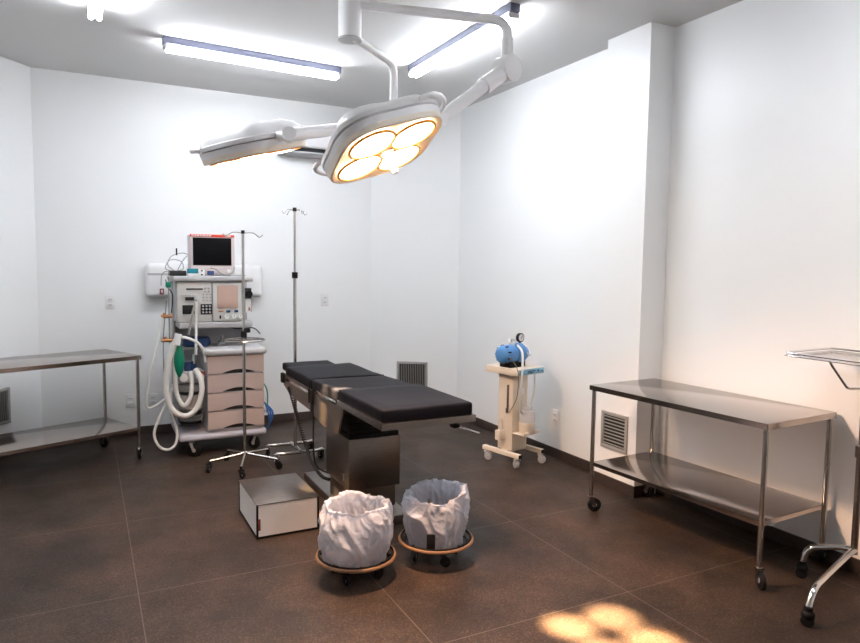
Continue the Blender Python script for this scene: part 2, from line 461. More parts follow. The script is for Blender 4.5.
# ------------------------------------------------------------------ operating table
OX, OY = 1.618, 4.0
t = thing('operating_table', 'black padded operating table on a stainless steel pedestal in the middle of the room', 'operating table', (OX, OY, 0), math.radians(-.5))
def X(x): return x-OX
def Y(y): return y-OY
MB().bb(-.20, .17, -.30, .80, 0, .058, .006).build('base_plate', M['dsteel'], t)
c_ = MB().bb(-.165, .145, -.12, .28, .055, .22, .002).build('lower_column', M['dsteel'], t)
m = MB().bb(-.185, .165, -.145, .31, .20, .525, .002); col = m.build('column_cover', M['dsteel'], t)
p_ = MB().box((-.188, -.05, .27), (.006, .06, .05), .002).build('control_plate', M['steel'], col)
m = MB()
for k in range(5):
    m.bb(-.178+.004*(k % 2), .16-.004*(k % 2), -.137+.004*(k % 2), .27, .520+k*.036, .554+k*.036, .006)
m.build('bellows', M['black'], t)
# side plates and rails
for sx in (-1, 1):
    x0 = sx*.278
    pts = [(-.285, .768), (-.285, .72), (-.225, .597), (-.17, .583), (.05, .580), (.265, .605), (.28, .766)]
    MB().prism(pts, x0-.006, x0+.006, 'yz').build('side_plate', M['dsteel'], t)
    pts = [(.35, .768), (.35, .625), (.60, .632), (.90, .645), (1.06, .69), (1.07, .775)]
    MB().prism(pts, x0-.006, x0+.006, 'yz').build('side_plate', M['dsteel'], t)
    MB().bb(x0-.004, x0+.004, .26, .37, .62, .76).build('gap_shade_strip', M['black'], t)  # black strip stands in for the shade in the gap between plates
    m = MB().bb(x0+sx*.012-.004, x0+sx*.012+.004, -.20, .20, .768, .792, .002)
    for yy in (-.17, 0, .17): m.cyl((x0, yy, .78), (x0+sx*.012, yy, .78), .006, 8)
    m.build('accessory_rail', M['chrome'], t)
    m = MB().bb(x0+sx*.012-.004, x0+sx*.012+.004, .34, .95, .735, .757, .002)
    for yy in (.38, .62, .9): m.cyl((x0, yy, .746), (x0+sx*.012, yy, .746), .006, 8)
    m.build('accessory_rail', M['chrome'], t)
m = MB().bb(-.255, .255, -.2, .95, .70, .735, .004)
m.build('under_frame', M['black'], t)
# leg section frame
m = MB()
m.bb(-.288, -.278, -.91, -.22, .770, .806); m.bb(.258, .268, -.91, -.22, .770, .806)
m.bb(-.288, .268, -.92, -.91, .770, .806); m.bb(-.278, .258, -.91, -.22, .772, .778)
m.build('leg_section_frame', M['steel'], t)
m = MB().bb(-.20, .18, -.36, -.12, .70, .772, .01)
m.build('leg_section_hinge_cover', M['black'], t)
k = MB().cyl((.17, -.86, .775), (.17, -.86, .745), .012, 10).box((.17, -.86, .742), (.04, .05, .02), .004).build('release_bracket', M['black'], t)
MB().box((.225, -.915, .725), (.022, .13, .008), .003, (.22, 0, .75)).build('release_lever', M['steel'], k)
def pad(name, x0, x1, y0, y1, z0, z1, tilt=0, th=.07):
    m = MB(); L = y1-y0; m.box(((x0+x1)/2, 0, 0), (x1-x0, L, th), .014, seg=3)
    a = math.atan2(z1-z0, L)
    bmesh.ops.subdivide_edges(m.bm, edges=[e for e in m.bm.edges if e.calc_length() > .2], cuts=6, use_grid_fill=True)
    for v in m.bm.verts:
        if v.co.z > 0:
            v.co.z += .004*noise.noise(V((v.co.x*6, v.co.y*6+y0*9, 1)))
    bmesh.ops.rotate(m.bm, cent=(0, 0, 0), matrix=Matrix.Rotation(a, 3, 'X'), verts=m.bm.verts)
    bmesh.ops.translate(m.bm, vec=(0, (y0+y1)/2, (z0+z1)/2-th/2), verts=m.bm.verts)
    return m.build(name, M['vinyl'], t, smooth=60)
pad('leg_pad', -.280, .258, -.905, -.215, .874, .868, th=.074)
pad('seat_pad', -.275, .26, -.20, .345, .852, .838, th=.075)
pad('back_pad', -.272, .262, .36, 1.05, .834, .832, th=.075)
pad('head_pad', -.225, .165, 1.065, 1.34, .818, .822, th=.06)
m = MB().bb(-.20, .15, .98, 1.25, .725, .742, .004); m.build('headrest_frame', M['steel'], t)
for yy, zz in ((.352, .836), (-.207, .853)):
    m = MB().tube([(-.265, yy, zz-.002), (-.1, yy+.004, zz+.003), (.08, yy-.004, zz+.003), (.255, yy, zz-.002)], .006, 8)
    m.build('pad_seam', M['vinyl'], t)
# head end bracket, cords
MB().box((-.293, 1.05, .745), (.026, .05, .075), .006).build('rail_bracket', M['black'], t)
helix = []
A, B = V((-.290, .88, .70)), V((-.235, .62, .30))
for k in range(26*8+1):
    u = k/(26*8); p = A.lerp(B, u)
    a = u*26*2*PI; helix.append(p+V((.012*cos(a), .012*sin(a), 0)))
m = MB().tube(helix, .0046, 6)
m.build('coiled_cord', M['black'], t)
m = MB().tube(curve([(-.235, .62, .31), (-.235, .52, .24), (-.225, .40, .19), (-.21, .31, .165), (-.18, .25, .16)], 8), .012, 8)
m.build('power_cord', M['black'], t)
m = MB().tube(curve([(-.272, .30, .76), (-.276, .30, .6), (-.275, .31, .40), (-.26, .33, .28), (-.23, .33, .22), (-.18, .27, .20)], 8), .006, 8)
m.build('control_cord', M['black'], t)
for yy in (.28, .345):
    MB().box((-.293, yy, .73), (.014, .018, .10), .003).build('clamp', M['black'], t)

# ------------------------------------------------------------------ foot step
t = thing('step_stool', 'low box step with brown steel top and white sides left of the operating table', 'step stool', (1.043, 4.09, 0), 0)
w, l, h = .378, .51, .208
m = MB().bb(-w/2+.004, w/2-.004, -l/2+.004, l/2-.004, .012, h-.006); m.build('side_panel', M['stool_white'], t)
MB().box((0, 0, h-.003), (w, l, .006), .001).build('top_plate', M['dsteel'], t)
m = MB()
for x, y in ((-1, -1), (1, -1), (-1, 1), (1, 1)):
    m.box((x*(w/2-.005), y*(l/2-.005), h/2), (.012, .012, h-.012), .003)
m.bb(-w/2, w/2, -l/2, l/2, 0, .013, .003)
m.build('edge_trim', M['black'], t)
MB().box((-w/2+.012, -l/2+.002, .085), (.022, .006, .07), .004).build('corner_guard', M['brownsocket'], t)

# ------------------------------------------------------------------ kick buckets
def bucket(label, loc, rz, R=.19, clip=None):
    t = thing('kick_bucket', label, 'bucket', loc, rz, 'kick buckets')
    MB().tube(circle((0, 0, .112), R, 40), .0095, 8, closed=True).build('bumper_ring', M['bumper'], t)
    m = MB().tube(circle((0, 0, .122), R-.008, 40), .006, 8, closed=True)
    m.tube(circle((0, 0, .098), R-.03, 40), .006, 8, closed=True)
    for k in range(4):
        a = PI/4+k*PI/2
        m.cyl((.11*cos(a), .11*sin(a), .1), ((R-.006)*cos(a), (R-.006)*sin(a), .115), .006, 8)
    m.build('carriage_frame', M['black'], t)
    prof = [(.105, .080), (.115, .082), (.148, .33), (.152, .33), (.152, .336), (.145, .336), (.112, .088), (0, .088)]
    MB().lathe([(0, .080)]+prof, seg=32).build('pail', M['steel'], t)
    if clip is not None:
        a = clip-rz; q = .186
        MB().box((q*cos(a), q*sin(a), .165), (.016, .045, .085), .004, (0, 0, a)).build('clip', M['blackgloss'], t)
    for k in range(4):
        a = k*PI/2+.4; caster(t, (R-.08)*cos(a), (R-.08)*sin(a), .105, .028, a+1.2, 'black', 'black', .016)
    return t
def bag(label, loc, seed, top, lean=0., bulge=.03, z0=.105):
    """crumpled film bag lining the pail: outside skirt, rim fold, inside wall"""
    m = MB(); seg = 200; rows = []
    prof = []
    n_out, n_in = 64, 34
    for i in range(n_out+1):
        u = i/n_out
        prof.append((.152+bulge*sin(PI*min(1, u*1.05))**.8+.004*u, z0+u*(top-z0), 'o', u))
    for i in range(1, n_in+1):
        u = i/n_in
        prof.append(((.140-.028*u), top-u*(top-z0-.01), 'i', u))
    def ridge(p): return 1-min(1, abs(noise.noise(p))*3.2)
    sv = V((seed*1.7, seed*.6, seed))
    for j, (r, z, side, u) in enumerate(prof):
        ring = []
        for k in range(seg):
            a = 2*PI*k/seg
            d = V((cos(a), sin(a), 0))
            warp = noise.noise_vector(V((d.x*1.5, d.y*1.5, z*7))+sv)*.55
            n1 = noise.noise(V((d.x*1.4, d.y*1.4, z*6))+sv)
            r1 = ridge(V((d.x*1.9, d.y*1.9, z*5+d.x*.9))+sv*2+warp)
            r2 = ridge(V((d.x*3.6+z*6, d.y*3.6, z*11))+sv*3+warp*1.6)
            r3 = ridge(V((d.x*8, d.y*8+z*12, z*20))-sv+warp*2.5)
            if side == 'o': rr = r+.024*n1+.020*r1+.006*r2+.002*r3-.010
            else: rr = min(.147, r-.012*r1-.007*r2-.003*r3+.01)
            rimw = max(0, 1-abs(z-top)/.10)
            zz = z+rimw*(.026*noise.noise(V((d.x*1.6, d.y*1.6, 0))+sv)+.008*r2)+lean*d.x*rimw
            if side == 'o':
                if z > z0+.08: rr = max(rr, .157)
                if z < z0+.05: rr = min(rr, .176)
                zz += max(0, 1-u*6)*(.016*noise.noise(V((d.x*2.5, d.y*2.5, seed))))
            ring.append(m.bm.verts.new((d.x*rr, d.y*rr, zz)))
        rows.append(ring)
    for A, B in zip(rows, rows[1:]):
        for k in range(seg): m.bm.faces.new((A[k], A[(k+1) % seg], B[(k+1) % seg], B[k]))
    m.bm.faces.new(rows[-1])
    o = m.build('bin_liner', M['bag'], smooth=180, loc=loc)
    return tag(o, label, 'plastic bag', 'bags in the kick buckets')
b1 = (1.215, 3.16, 0); b2 = (1.69, 3.17, 0)
bucket('round kick bucket with tan bumper ring at left, in front of the pedestal', b1, .3, .200)
bucket('round kick bucket with tan bumper ring at right, under the foot end of the table', b2, 1.0, .200, -2.2)
bag('puffy white plastic bag with wide open mouth lining the left bucket', b1, 3.1, .385, 0, .040)
bag('white plastic bag raised at its right rim lining the right bucket', b2, 8.7, .375, .025, .022)
# ------------------------------------------------------------------ IV stands
t = thing('iv_stand', 'steel ring stand on five casters in front of the anesthesia drawers', 'drip stand', (1.09, 5.29, 0), 0, 'drip stands')
MB().cyl((0, 0, .10), (0, 0, 1.06), .0125, 12).build('lower_pole', M['steel'], t)
MB().cyl((0, 0, 1.04), (0, 0, 1.86), .0105, 12).build('upper_pole', M['steel'], t)
k = MB().cyl((0, 0, 1.04), (0, 0, 1.09), .022, 12).box((.02, -.03, 1.10), (.03, .05, .035), .008, (0, 0, .5)).build('clamp_knob', M['black'], t)
MB().cyl((0, 0, 1.85), (0, 0, 1.875), .014, 12).build('end_cap', M['black'], t)
for sg in (-1, 1):
    MB().tube(curve([(0, 0, 1.855), (sg*.07, 0, 1.858), (sg*.10, 0, 1.845), (sg*.125, 0, 1.826), (sg*.145, 0, 1.836), (sg*.152, 0, 1.846)], 5), .0035, 6).build('hook', M['steel'], t)
MB().tube(circle((0, -.02, 1.025), .155, 36), .006, 8, closed=True).cyl((-.155, -.02, 1.025), (.155, -.02, 1.025), .004, 6).build('basin_ring', M['steel'], t)
for k in range(5):
    a = math.radians(180-72*k); R = .27
    MB().tube([(0, 0, .13), (R*.12*cos(a), R*.12*sin(a), .115), (R*cos(a), R*sin(a), .085)], .010, 10).build('leg', M['steel'], t)
    caster(t, R*cos(a), R*sin(a), .09, .027, a+.9, 'black', 'black', .02)

t = thing('iv_stand', 'tall telescopic drip stand with four hooks behind the head of the operating table', 'drip stand', (1.53, 5.40, 0), 0, 'drip stands')
MB().cyl((0, 0, .10), (0, 0, 1.54), .0135, 12).build('lower_pole', M['steel'], t)
MB().cyl((0, 0, 1.52), (0, 0, 2.06), .0095, 12).build('upper_pole', M['steel'], t)
MB().cyl((0, 0, 1.505), (0, 0, 1.555), .024, 14).build('clamp_knob', M['black'], t)
MB().cyl((0, 0, 2.05), (0, 0, 2.08), .016, 12).build('end_cap', M['black'], t)
for k in range(4):
    a = .35+k*PI/2; c, s = cos(a), sin(a)
    MB().tube(curve([(0, 0, 2.06), (.05*c, .05*s, 2.062), (.085*c, .085*s, 2.05), (.10*c, .10*s, 2.028), (.115*c, .115*s, 2.036), (.12*c, .12*s, 2.046)], 5), .003, 6).build('hook', M['steel'], t)
m = MB().cyl((0, -.16, .095), (0, .13, .095), .014, 10); m.build('cross_bar', M['steel'], t)
for yy in (-.16, .13):
    m = MB().tube(bent([(-.19, yy+.03, .088), (-.14, yy, .088), (.14, yy, .088), (.19, yy+.03, .088)], .04), .013, 10)
    m.build('base_bar', M['steel'], t)
    for sg in (-1, 1): caster(t, sg*.19, yy+.03, .09, .036, 1.9*sg, 'black', 'steel', .024)

# ------------------------------------------------------------------ suction pump cart
t = thing('suction_pump_cart', 'cream suction pump cart with blue motor and hanging jar by the right wall', 'suction pump', (3.145, 4.55, 0), math.radians(13))
for sx in (-1, 1):
    b = MB().bb(sx*.138-.019, sx*.138+.019, -.205, .205, .085, .120, .003).build('foot_bar', M['cream'], t)
    for sy in (-1, 1):
        MB().bb(sx*.138-.018, sx*.138+.018, sy*.204-.003, sy*.204+.003, .087, .118, .001).build('end_cap', M['black'], b)
        caster(t, sx*.138, sy*.175, .09, .033, 1.2*sx*sy, 'grey', 'lgrey', .032)
m = MB().bb(-.138, .138, -.03, .03, .088, .118, .002).build('cross_bar', M['cream'], t)
MB().bb(-.10, .082, -.075, .085, .115, .755, .006).build('column', M['cream'], t)
MB().box((.02, -.0765, .60), (.035, .003, .05), .001).build('specification_label', M['whitepl'], t)
MB().bb(-.172, .148, -.19, .17, .755, .808, .004).build('top_tray', M['cream'], t)
lb = MB().bb(-.160, .143, -.194, -.190, .760, .804, .001).build('name_label', M['labelblue'], t)
m = MB()
for x0, x1, z in ((-.145, -.11, .786), (-.06, .03, .786), (-.06, .0, .774)): m.bb(x0, x1, -.196, -.194, z-.003, z+.003)
m.bb(.06, .075, -.196, -.194, .777, .791); m.bb(.095, .13, -.196, -.194, .777, .782)
m.build('lettering', M['navy'], lb)
up = .058
# motor lying across the tray
m = MB()
prof = [(q*1.14, z) for q, z in ((.0, -.155), (.035, -.155), (.055, -.145), (.066, -.125), (.068, -.03), (.060, -.02), (.060, -.005), (.075, .0), (.078, .03), (.078, .07), (.062, .09), (.05, .13), (0, .135))]
m.lathe(prof, (-.005, -.03, .855+up), 28, 'x')
m.build('motor', M['bluem'], t, loc=(-.052, 0, 0))
m = MB()
for k in range(9):
    a = k*2*PI/9; m.cyl((-.135, -.03+.0745*cos(a), .855+up+.0745*sin(a)), (-.105, -.03+.0765*cos(a), .855+up+.0765*sin(a)), .006, 6)
m.build('motor_vents', M['black'], t, loc=(-.052, 0, 0))
MB().bb(-.10, .08, -.09, .03, .808, .80+up, .004).build('motor_base', M['black'], t, loc=(-.052, 0, 0))
MB().box((-.02, -.03, .93+up), (.05, .04, .03), .006).cyl((-.03, -.03, .93+up), (-.03, -.03, .975+up), .009, 8).build('terminal_box', M['lgrey'], t, loc=(-.052, 0, 0))
MB().cyl((.085, .05, .80+up), (.085, .05, .93+up), .03, 14).build('air_filter', M['bluem'], t, loc=(-.052, 0, 0))
g_ = MB().cyl((.055, -.06, .985+up), (.055, -.035, .985+up), .037, 24).cyl((.055, -.045, .90+up), (.055, -.045, .95+up), .008, 8).build('pressure_gauge', M['black'], t, loc=(-.052, 0, 0))
MB().cyl((.055, -.063, .985+up), (.055, -.060, .985+up), .029, 24).build('dial', M['whitepl'], g_)
MB().box((.058, -.0645, .99+up), (.003, .002, .03), 0, (0, .6, 0)).build('pointer', M['black'], g_)
m = MB().tube(curve([(-.02, -.09, .93+up), (-.05, -.17, .88+up), (-.085, -.205, .80), (-.09, -.20, .60), (-.055, -.17, .47), (.01, -.15, .435), (.06, -.15, .45), (.085, -.16, .52), (.085, -.185, .62), (.07, -.2, .76)], 8), .009, 10)
m.build('suction_hose', M['hose'], t, loc=(-.052, 0, 0))
MB().tube(curve([(.03, -.06, .90+up), (.10, -.10, .85+up), (.17, -.06, .84+up), (.195, .02, .90+up), (.15, .08, .95+up), (.06, .08, .955+up), (.0, .0, .94+up)], 8), .009, 10).build('suction_hose', M['hose'], t, loc=(-.052, 0, 0))
MB().tube(curve([(.12, .06, .88+up), (.19, .10, .86+up), (.205, .10, .7), (.205, .10, .4), (.19, .06, .26), (.16, -.02, .21)], 8), .004, 8).build('power_cord', M['grey'], t, loc=(-.052, 0, 0))
m = MB().tube(curve([(-.12, -.03, .90+up), (-.12, -.10, .84+up), (-.13, -.199, .80), (-.13, -.197, .6), (-.11, -.10, .45)], 8), .0035, 6)
m.build('cable', M['dsteel'], t, loc=(-.052, 0, 0))
m = MB().bb(-.112, -.10, -.035, -.020, .46, .66, .002); m.cyl((-.115, -.03, .43), (-.115, -.03, .47), .012, 10); m.build('side_bracket', M['dsteel'], t)
m = MB().bb(-.17, -.10, -.0, .05, .20, .28, .004).cyl((-.135, .02, .28), (-.135, .02, .37), .011, 10); m.build('side_holder', M['cream'], t)
m = MB().bb(-.095, .105, -.20, -.075, .262, .270, .002).bb(-.095, .105, -.202, -.186, .262, .285, .001); m.build('jar_bracket', M['cream'], t)
m = MB().lathe([(.064, .27), (.068, .275), (.070, .36), (.066, .36), (.064, .28)], (.005, -.145, 0), 28); m.build('jar_cup', M['cream'], t)
m = MB().lathe([(0, .275), (.060, .275), (.062, .29), (.066, .43), (.058, .455), (.040, .462), (0, .464)], (.005, -.145, 0), 28)
jar = m.build('collection_jar', M['jar'], t)
MB().lathe([(.0, .46), (.040, .46), (.040, .478), (.015, .482), (0, .482)], (.005, -.145, 0), 20).build('jar_lid', M['lgrey'], jar)

# ------------------------------------------------------------------ anesthesia machine
AX, AY = 1.0, 6.05
t = thing('anesthesia_machine', 'tall anesthesia machine on casters with drawers, hoses and two instrument faces', 'anesthesia machine', (AX, AY, 0), 0)
f = lambda x: x-AX
# deck
MB().box((f(1.015), .0, .165), (.72, .62, .055), .022, seg=3).build('deck', M['greyblue'], t)
for x, y in ((.755, -.25), (1.30, -.25), (.755, .25), (1.30, .25)):
    caster(t, f(x), y, .15, .056, {(.755, -.25): -.7, (1.30, -.25): 2.2}.get((x, y), .4), 'black', 'grey', .03)
# drawer cabinet
cab = MB().bb(f(.885), f(1.35), -.285, .25, .195, .855, .008).build('drawer_cabinet', M['grey'], t)
zs = [.220, .378, .534, .690, .850]
for i in range(4):
    z0, z1 = zs[i]+.006, zs[i+1]-.006
    # drawer front with a scooped hand grip at the lower edge
    pts = [(f(.882), z0), (f(.882)+.0, z1), (f(1.35), z1), (f(1.35), z0)]
    n = 14; low = []
    x0_, x1_ = f(1.0), f(1.28)
    for k in range(n+1):
        u = k/n; low.append((x1_+(x0_-x1_)*u, z0+.032*sin(PI*u)**.8))
    poly = pts[0:3]+[pts[3]]+low
    d = MB().prism(poly, -.312, -.285, 'xz').build('drawer', M['pink'], t, smooth=0)
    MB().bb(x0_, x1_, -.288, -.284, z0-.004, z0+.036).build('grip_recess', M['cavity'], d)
MB().bb(f(.66), f(.87), -.10, .24, .885, .905, .004).build('side_shelf', M['lgrey'], t)
MB().box((f(1.115), -.04, .878), (.52, .60, .055), .022, seg=3).build('worktop', M['lgrey'], t)
MB().bb(f(.89), f(1.34), -.24, .22, .904, .909, .002).build('worktop_mat', M['grey'], t)
# frame posts and back column
MB().bb(f(.66), f(1.30), .10, .24, .19, 1.52, .01).build('rear_column', M['grey'], t)
for x in (.655, 1.255):
    MB().bb(f(x)-.012, f(x)+.012, -.02, .12, .95, 1.50, .004).build('side_post', M['lgrey'], t)
MB().box((f(.975), -.04, 1.10), (.60, .40, .050), .012, seg=3).build('lower_shelf', M['lgrey'], t)
MB().box((f(1.05), -.243, 1.105), (.18, .008, .016), .003).build('shelf_pull', M['grey'], t)
MB().box((f(.955), -.03, 1.49), (.65, .46, .042), .012, seg=3).build('top_shelf', M['lgrey'], t)
MB().box((f(.75), -.262, 1.487), (.09, .003, .010), .001).build('shelf_label', M['grey'], t)
# ventilator / instrument body
def dots(parent, name, spec, m):
    q = MB()
    for x, z, w_, h_ in spec: q.box((f(x), FY-.004, z), (w_, .006, h_), .0015)
    return q.build(name, m, parent)
FY = -.232
MB().bb(f(.655), f(1.195), -.205, .10, 1.125, 1.468, .008).build('instrument_case', M['grey'], t)
v = MB().bb(f(.665), f(.935), -.232, -.20, 1.13, 1.462, .006).build('ventilator_panel', M['face'], t)
dots(v, 'display', [(.80, 1.405, .13, .012)], M['blackgloss'])
dots(v, 'display', [(.765, 1.325, .08, .028)], M['blackgloss'])
dots(v, 'keypad', [(.76, 1.235, .115, .075)], M['blackgloss'])
kp = [(.865+.027*i, 1.262-.026*j, .019, .019) for i in range(3) for j in range(3)]
dots(v, 'button_block', [(.892, 1.236, .09, .085)], M['black'])
q = MB()
for x, z, w_, h_ in kp: q.cyl((f(x), FY-.003, z), (f(x), FY-.012, z), .009, 10)
q.build('round_buttons', M['grey'], v)
dots(v, 'button_pattern', [(.885+.028*i, 1.41-.026*j, .018, .014) for i in range(2) for j in range(2)]+[(.87+.028*i, 1.36-.026*j, .015, .010) for i in range(3) for j in range(3)]+[(.70+.03*i, 1.355, .016, .006) for i in range(5)], M['grey'])
r_ = MB().bb(f(.945), f(1.183), -.236, -.20, 1.132, 1.46, .008).build('recorder_panel', M['face'], t)
FY = -.238
dots(r_, 'screen', [(1.066, 1.338, .170, .190)], M['paper'])
dots(r_, 'trace_marks', [(.99+.022*i, 1.338, .0025, .17) for i in range(8)]+[(1.066, 1.27+.022*i, .165, .002) for i in range(7)], M['brownsocket'])
dots(r_, 'heading', [(1.06, 1.437, .13, .006)], M['grey'])
dots(r_, 'caution_label', [(1.01, 1.218, .04, .015)], M['brass'])
dots(r_, 'switch', [(1.07, 1.215, .032, .02)], M['navy']); dots(r_, 'switch', [(1.135, 1.215, .032, .02)], M['navy'])
for x in (1.055, 1.115, 1.17):
    kn = MB().cyl((f(x), FY, 1.170), (f(x), FY-.018, 1.170), .017, 18).build('knob', M['whitepl'], r_)
    MB().box((f(x), FY-.019, 1.176), (.003, .003, .014), 0).build('pointer', M['black'], kn)
dots(r_, 'toggle', [(1.003, 1.168, .012, .028)], M['black'])
# flow meter block at the right
b = MB().bb(f(1.21), f(1.275), -.20, -.06, 1.20, 1.41, .005).build('vaporizer', M['blackgloss'], t)
MB().cyl((f(1.245), -.20, 1.36), (f(1.245), -.235, 1.36), .032, 20).build('dial', M['black'], b)
MB().bb(f(1.22), f(1.27), -.205, -.20, 1.20, 1.32, .002).build('label_plate', M['whitepl'], b)
MB().bb(f(1.245), f(1.262), -.208, -.205, 1.215, 1.245, .001).build('warning_label', M['brass'], b)
# breathing circuit: absorber on the left bay
a_ = thing('carbon_absorber', '', 'x'); 
for kx in ('label', 'category'): del a_[kx]
a_.parent = t; a_.location = (0, 0, 0)
MB().lathe([(0, .30), (.095, .30), (.10, .31), (.10, .345), (.09, .35), (.088, .38), (.10, .385), (.10, .52), (.09, .525), (.09, .545), (.10, .55), (.10, .60), (.06, .62), (0, .62)], (f(.765), -.17, 0), 32).build('canister', M['clear'], a_)
MB().cyl((f(.765), -.17, .40), (f(.765), -.17, .515), .094, 28).build('absorbent', M['monitor'], a_)
MB().cyl((f(.765), -.17, .345), (f(.765), -.17, .385), .092, 28).cyl((f(.765), -.17, .52), (f(.765), -.17, .55), .094, 28).build('gasket', M['blackgloss'], a_)
MB().box((f(.765), -.16, .67), (.20, .17, .10), .01).build('valve_block', M['lgrey'], a_)
for x in (.70, .83):
    MB().cyl((f(x), -.245, .67), (f(x), -.275, .67), .032, 20).build('valve_dome', M['whitepl'], a_)
MB().box((f(.85), -.25, .69), (.045, .02, .05), .004).build('gauge_plate', M['brownsocket'], a_)
MB().bb(f(.69), f(.86), -.10, .12, .24, .30, .006).build('mounting_foot', M['black'], a_)
MB().cyl((f(.79), -.2, .72), (f(.79), -.2, .80), .022, 12).cyl((f(.74), -.2, .72), (f(.74), -.2, .79), .028, 12).build('port', M['navy'], t)
MB().cyl((f(.80), -.205, .78), (f(.80), -.205, .86), .024, 14).build('port', M['chrome'], t)
MB().cyl((f(.80), -.26, .86), (f(.805), -.285, 1.335), .011, 12).build('support_arm', M['whitepl'], t)
MB().box((f(.805), -.285, 1.335), (.03, .04, .05), .008).build('arm_head', M['lgrey'], t)
MB().tube(curve([(f(.80), -.28, 1.30), (f(.77), -.28, 1.18), (f(.745), -.26, 1.03)], 6), .010, 8).build('sensor_cable', M['hosegrey'], t)
# corrugated hoses
def corr(name, pts, r, m, parent=t, seg=14, ripples=2.0):
    P = curve(pts, 26); rad = [r*(1+.10*(i % 2)) for i in range(len(P))]
    return MB().tube(P, r, seg, radii=rad).build(name, m, parent, smooth=180)
yh = -.345
corr('breathing_hose', [(f(.645), yh, 1.01), (f(.605), yh, .93), (f(.565), yh, .76), (f(.555), yh, .58), (f(.60), yh, .43), (f(.70), yh, .37), (f(.79), yh, .43), (f(.83), yh, .57), (f(.82), yh+.02, .68), (f(.79), -.28, .74)], .021, M['hose'])
corr('breathing_hose', [(f(.64), yh+.04, .98), (f(.63), yh+.05, .75), (f(.64), yh+.05, .55), (f(.69), yh+.04, .45), (f(.74), yh+.04, .50), (f(.76), yh+.05, .62), (f(.75), -.27, .72)], .017, M['hose'])
MB().tube(curve([(f(.65), yh, 1.02), (f(.72), yh, 1.01), (f(.80), yh, .97), (f(.85), yh+.03, .90), (f(.87), yh+.05, .80)], 8), .012, 10).build('wye_tube', M['whitepl'], t)
MB().cyl((f(.655), yh, 1.045), (f(.640), yh, .955), .027, 16).build('wye_connector', M['whitepl'], t)
m = MB().ball((0, 0, 0), 1, (.042, .042, .145), 20)
for v_ in m.bm.verts:
    u = (v_.co.z+.145)/.29; k = .55+.45*sin(PI*min(1, u*.8+.15)); v_.co.x *= k; v_.co.y *= k
rb = m.build('reservoir_bag', M['green'], t, loc=(f(.662), -.31, .83), smooth=180)
for kx in ('label',): rb[kx] = 'green rubber reservoir bag'
# tan fittings, thin hoses
for z, x in ((1.175, .585), (.975, .585)):
    MB().cyl((f(x)-.04, -.13, z), (f(x)+.05, -.13, z), .016, 10).cyl((f(x)-.01, -.13, z+.0), (f(x)-.01, -.13, z+.03), .014, 10).build('brass_fitting', M['brass'], t)
MB().cyl((f(.61), -.13, .95), (f(.61), -.13, 1.50), .006, 8).build('gas_pipe', M['hosegrey'], t)
corr('gas_hose', [(f(.55), -.14, 1.17), (f(.51), -.17, .95), (f(.45), -.20, .72), (f(.415), -.2, .50), (f(.43), -.2, .43), (f(.50), -.2, .45), (f(.60), -.2, .53), (f(.64), -.2, .62)], .011, M['hose'])
MB().tube(curve([(f(.62), -.22, .62), (f(.57), -.24, .48), (f(.50), -.26, .34), (f(.465), -.27, .22), (f(.50), -.28, .12), (f(.57), -.28, .085), (f(.63), -.27, .13), (f(.64), -.25, .24), (f(.60), -.24, .38), (f(.59), -.22, .52)], 8), .011, 10).build('gas_hose', M['hose'], t)
MB().tube(curve([(f(.60), -.05, 1.30), (f(.57), -.05, 1.0), (f(.57), -.05, .7), (f(.59), -.05, .55)], 8), .005, 8).build('cable', M['hosegrey'], t)
MB().tube(curve([(f(.59), -.12, 1.48), (f(.60), -.13, 1.42), (f(.64), -.13, 1.35), (f(.63), -.1, 1.2)], 6), .004, 6).build('cable', M['black'], t)
m = MB().box((f(.60), -.20, 1.44), (.04, .05, .05), .01); m.build('green_valve', M['green'], t)
MB().tube(curve([(f(1.36), -.1, .60), (f(1.41), -.13, .52), (f(1.42), -.15, .42), (f(1.41), -.15, .30)], 8), .006, 8).build('oxygen_hose', M['green'], t)
m = MB()
for k in range(3):
    m.tube(curve([(f(1.40), -.14+k*.02, .38), (f(1.42+.02*k), -.17, .30), (f(1.43), -.17, .20), (f(1.39), -.16, .14), (f(1.37), -.15, .22), (f(1.39), -.14, .32)], 6), .008, 8)
m.build('coiled_hose', M['bluehose'], t)
MB().tube(curve([(f(1.0), -.05, 1.08), (f(1.2), -.02, 1.045), (f(1.32), -.05, 1.05), (f(1.37), -.1, 1.0)], 8), .005, 8).build('cable', M['black'], t)

# things on the machine
t = thing('patient_monitor', 'pale patient monitor with black screen and red banner on top of the anesthesia machine', 'monitor', (.965, 6.0, 1.512), math.radians(-2))
MB().box((.0, .0, .182), (.365, .20, .335), .012, seg=3).build('case', M['monitor'], t)
MB().bb(-.15, .15, -.09, .09, .0, .022, .004).build('stand', M['grey'], t)
MB().bb(-.178, .178, -.108, -.095, .014, .075, .004).build('control_strip', M['monitor'], t)
MB().bb(-.158, .155, -.104, -.098, .090, .322, .003).build('screen', M['screen'], t)
r_ = MB().bb(-.180, .180, -.105, -.098, .330, .350, .002).build('banner', M['red'], t)
q = MB()
x = -.168
while x < -.02:
    w_ = random.choice([.008, .012, .018]); q.bb(x, x+w_, -.107, -.104, .335, .345); x += w_+.004
q.bb(.105, .15, -.107, -.104, .335, .345)
q.build('banner_text', M['whitepl'], r_)
k = MB().cyl((.13, -.108, .045), (.13, -.124, .045), .016, 18).build('knob', M['whitepl'], t)
q = MB()
for i in range(5): q.box((.01+.022*i+.06, -.110, .066), (.012, .004, .005), .001)
q.build('buttons', M['grey'], t)
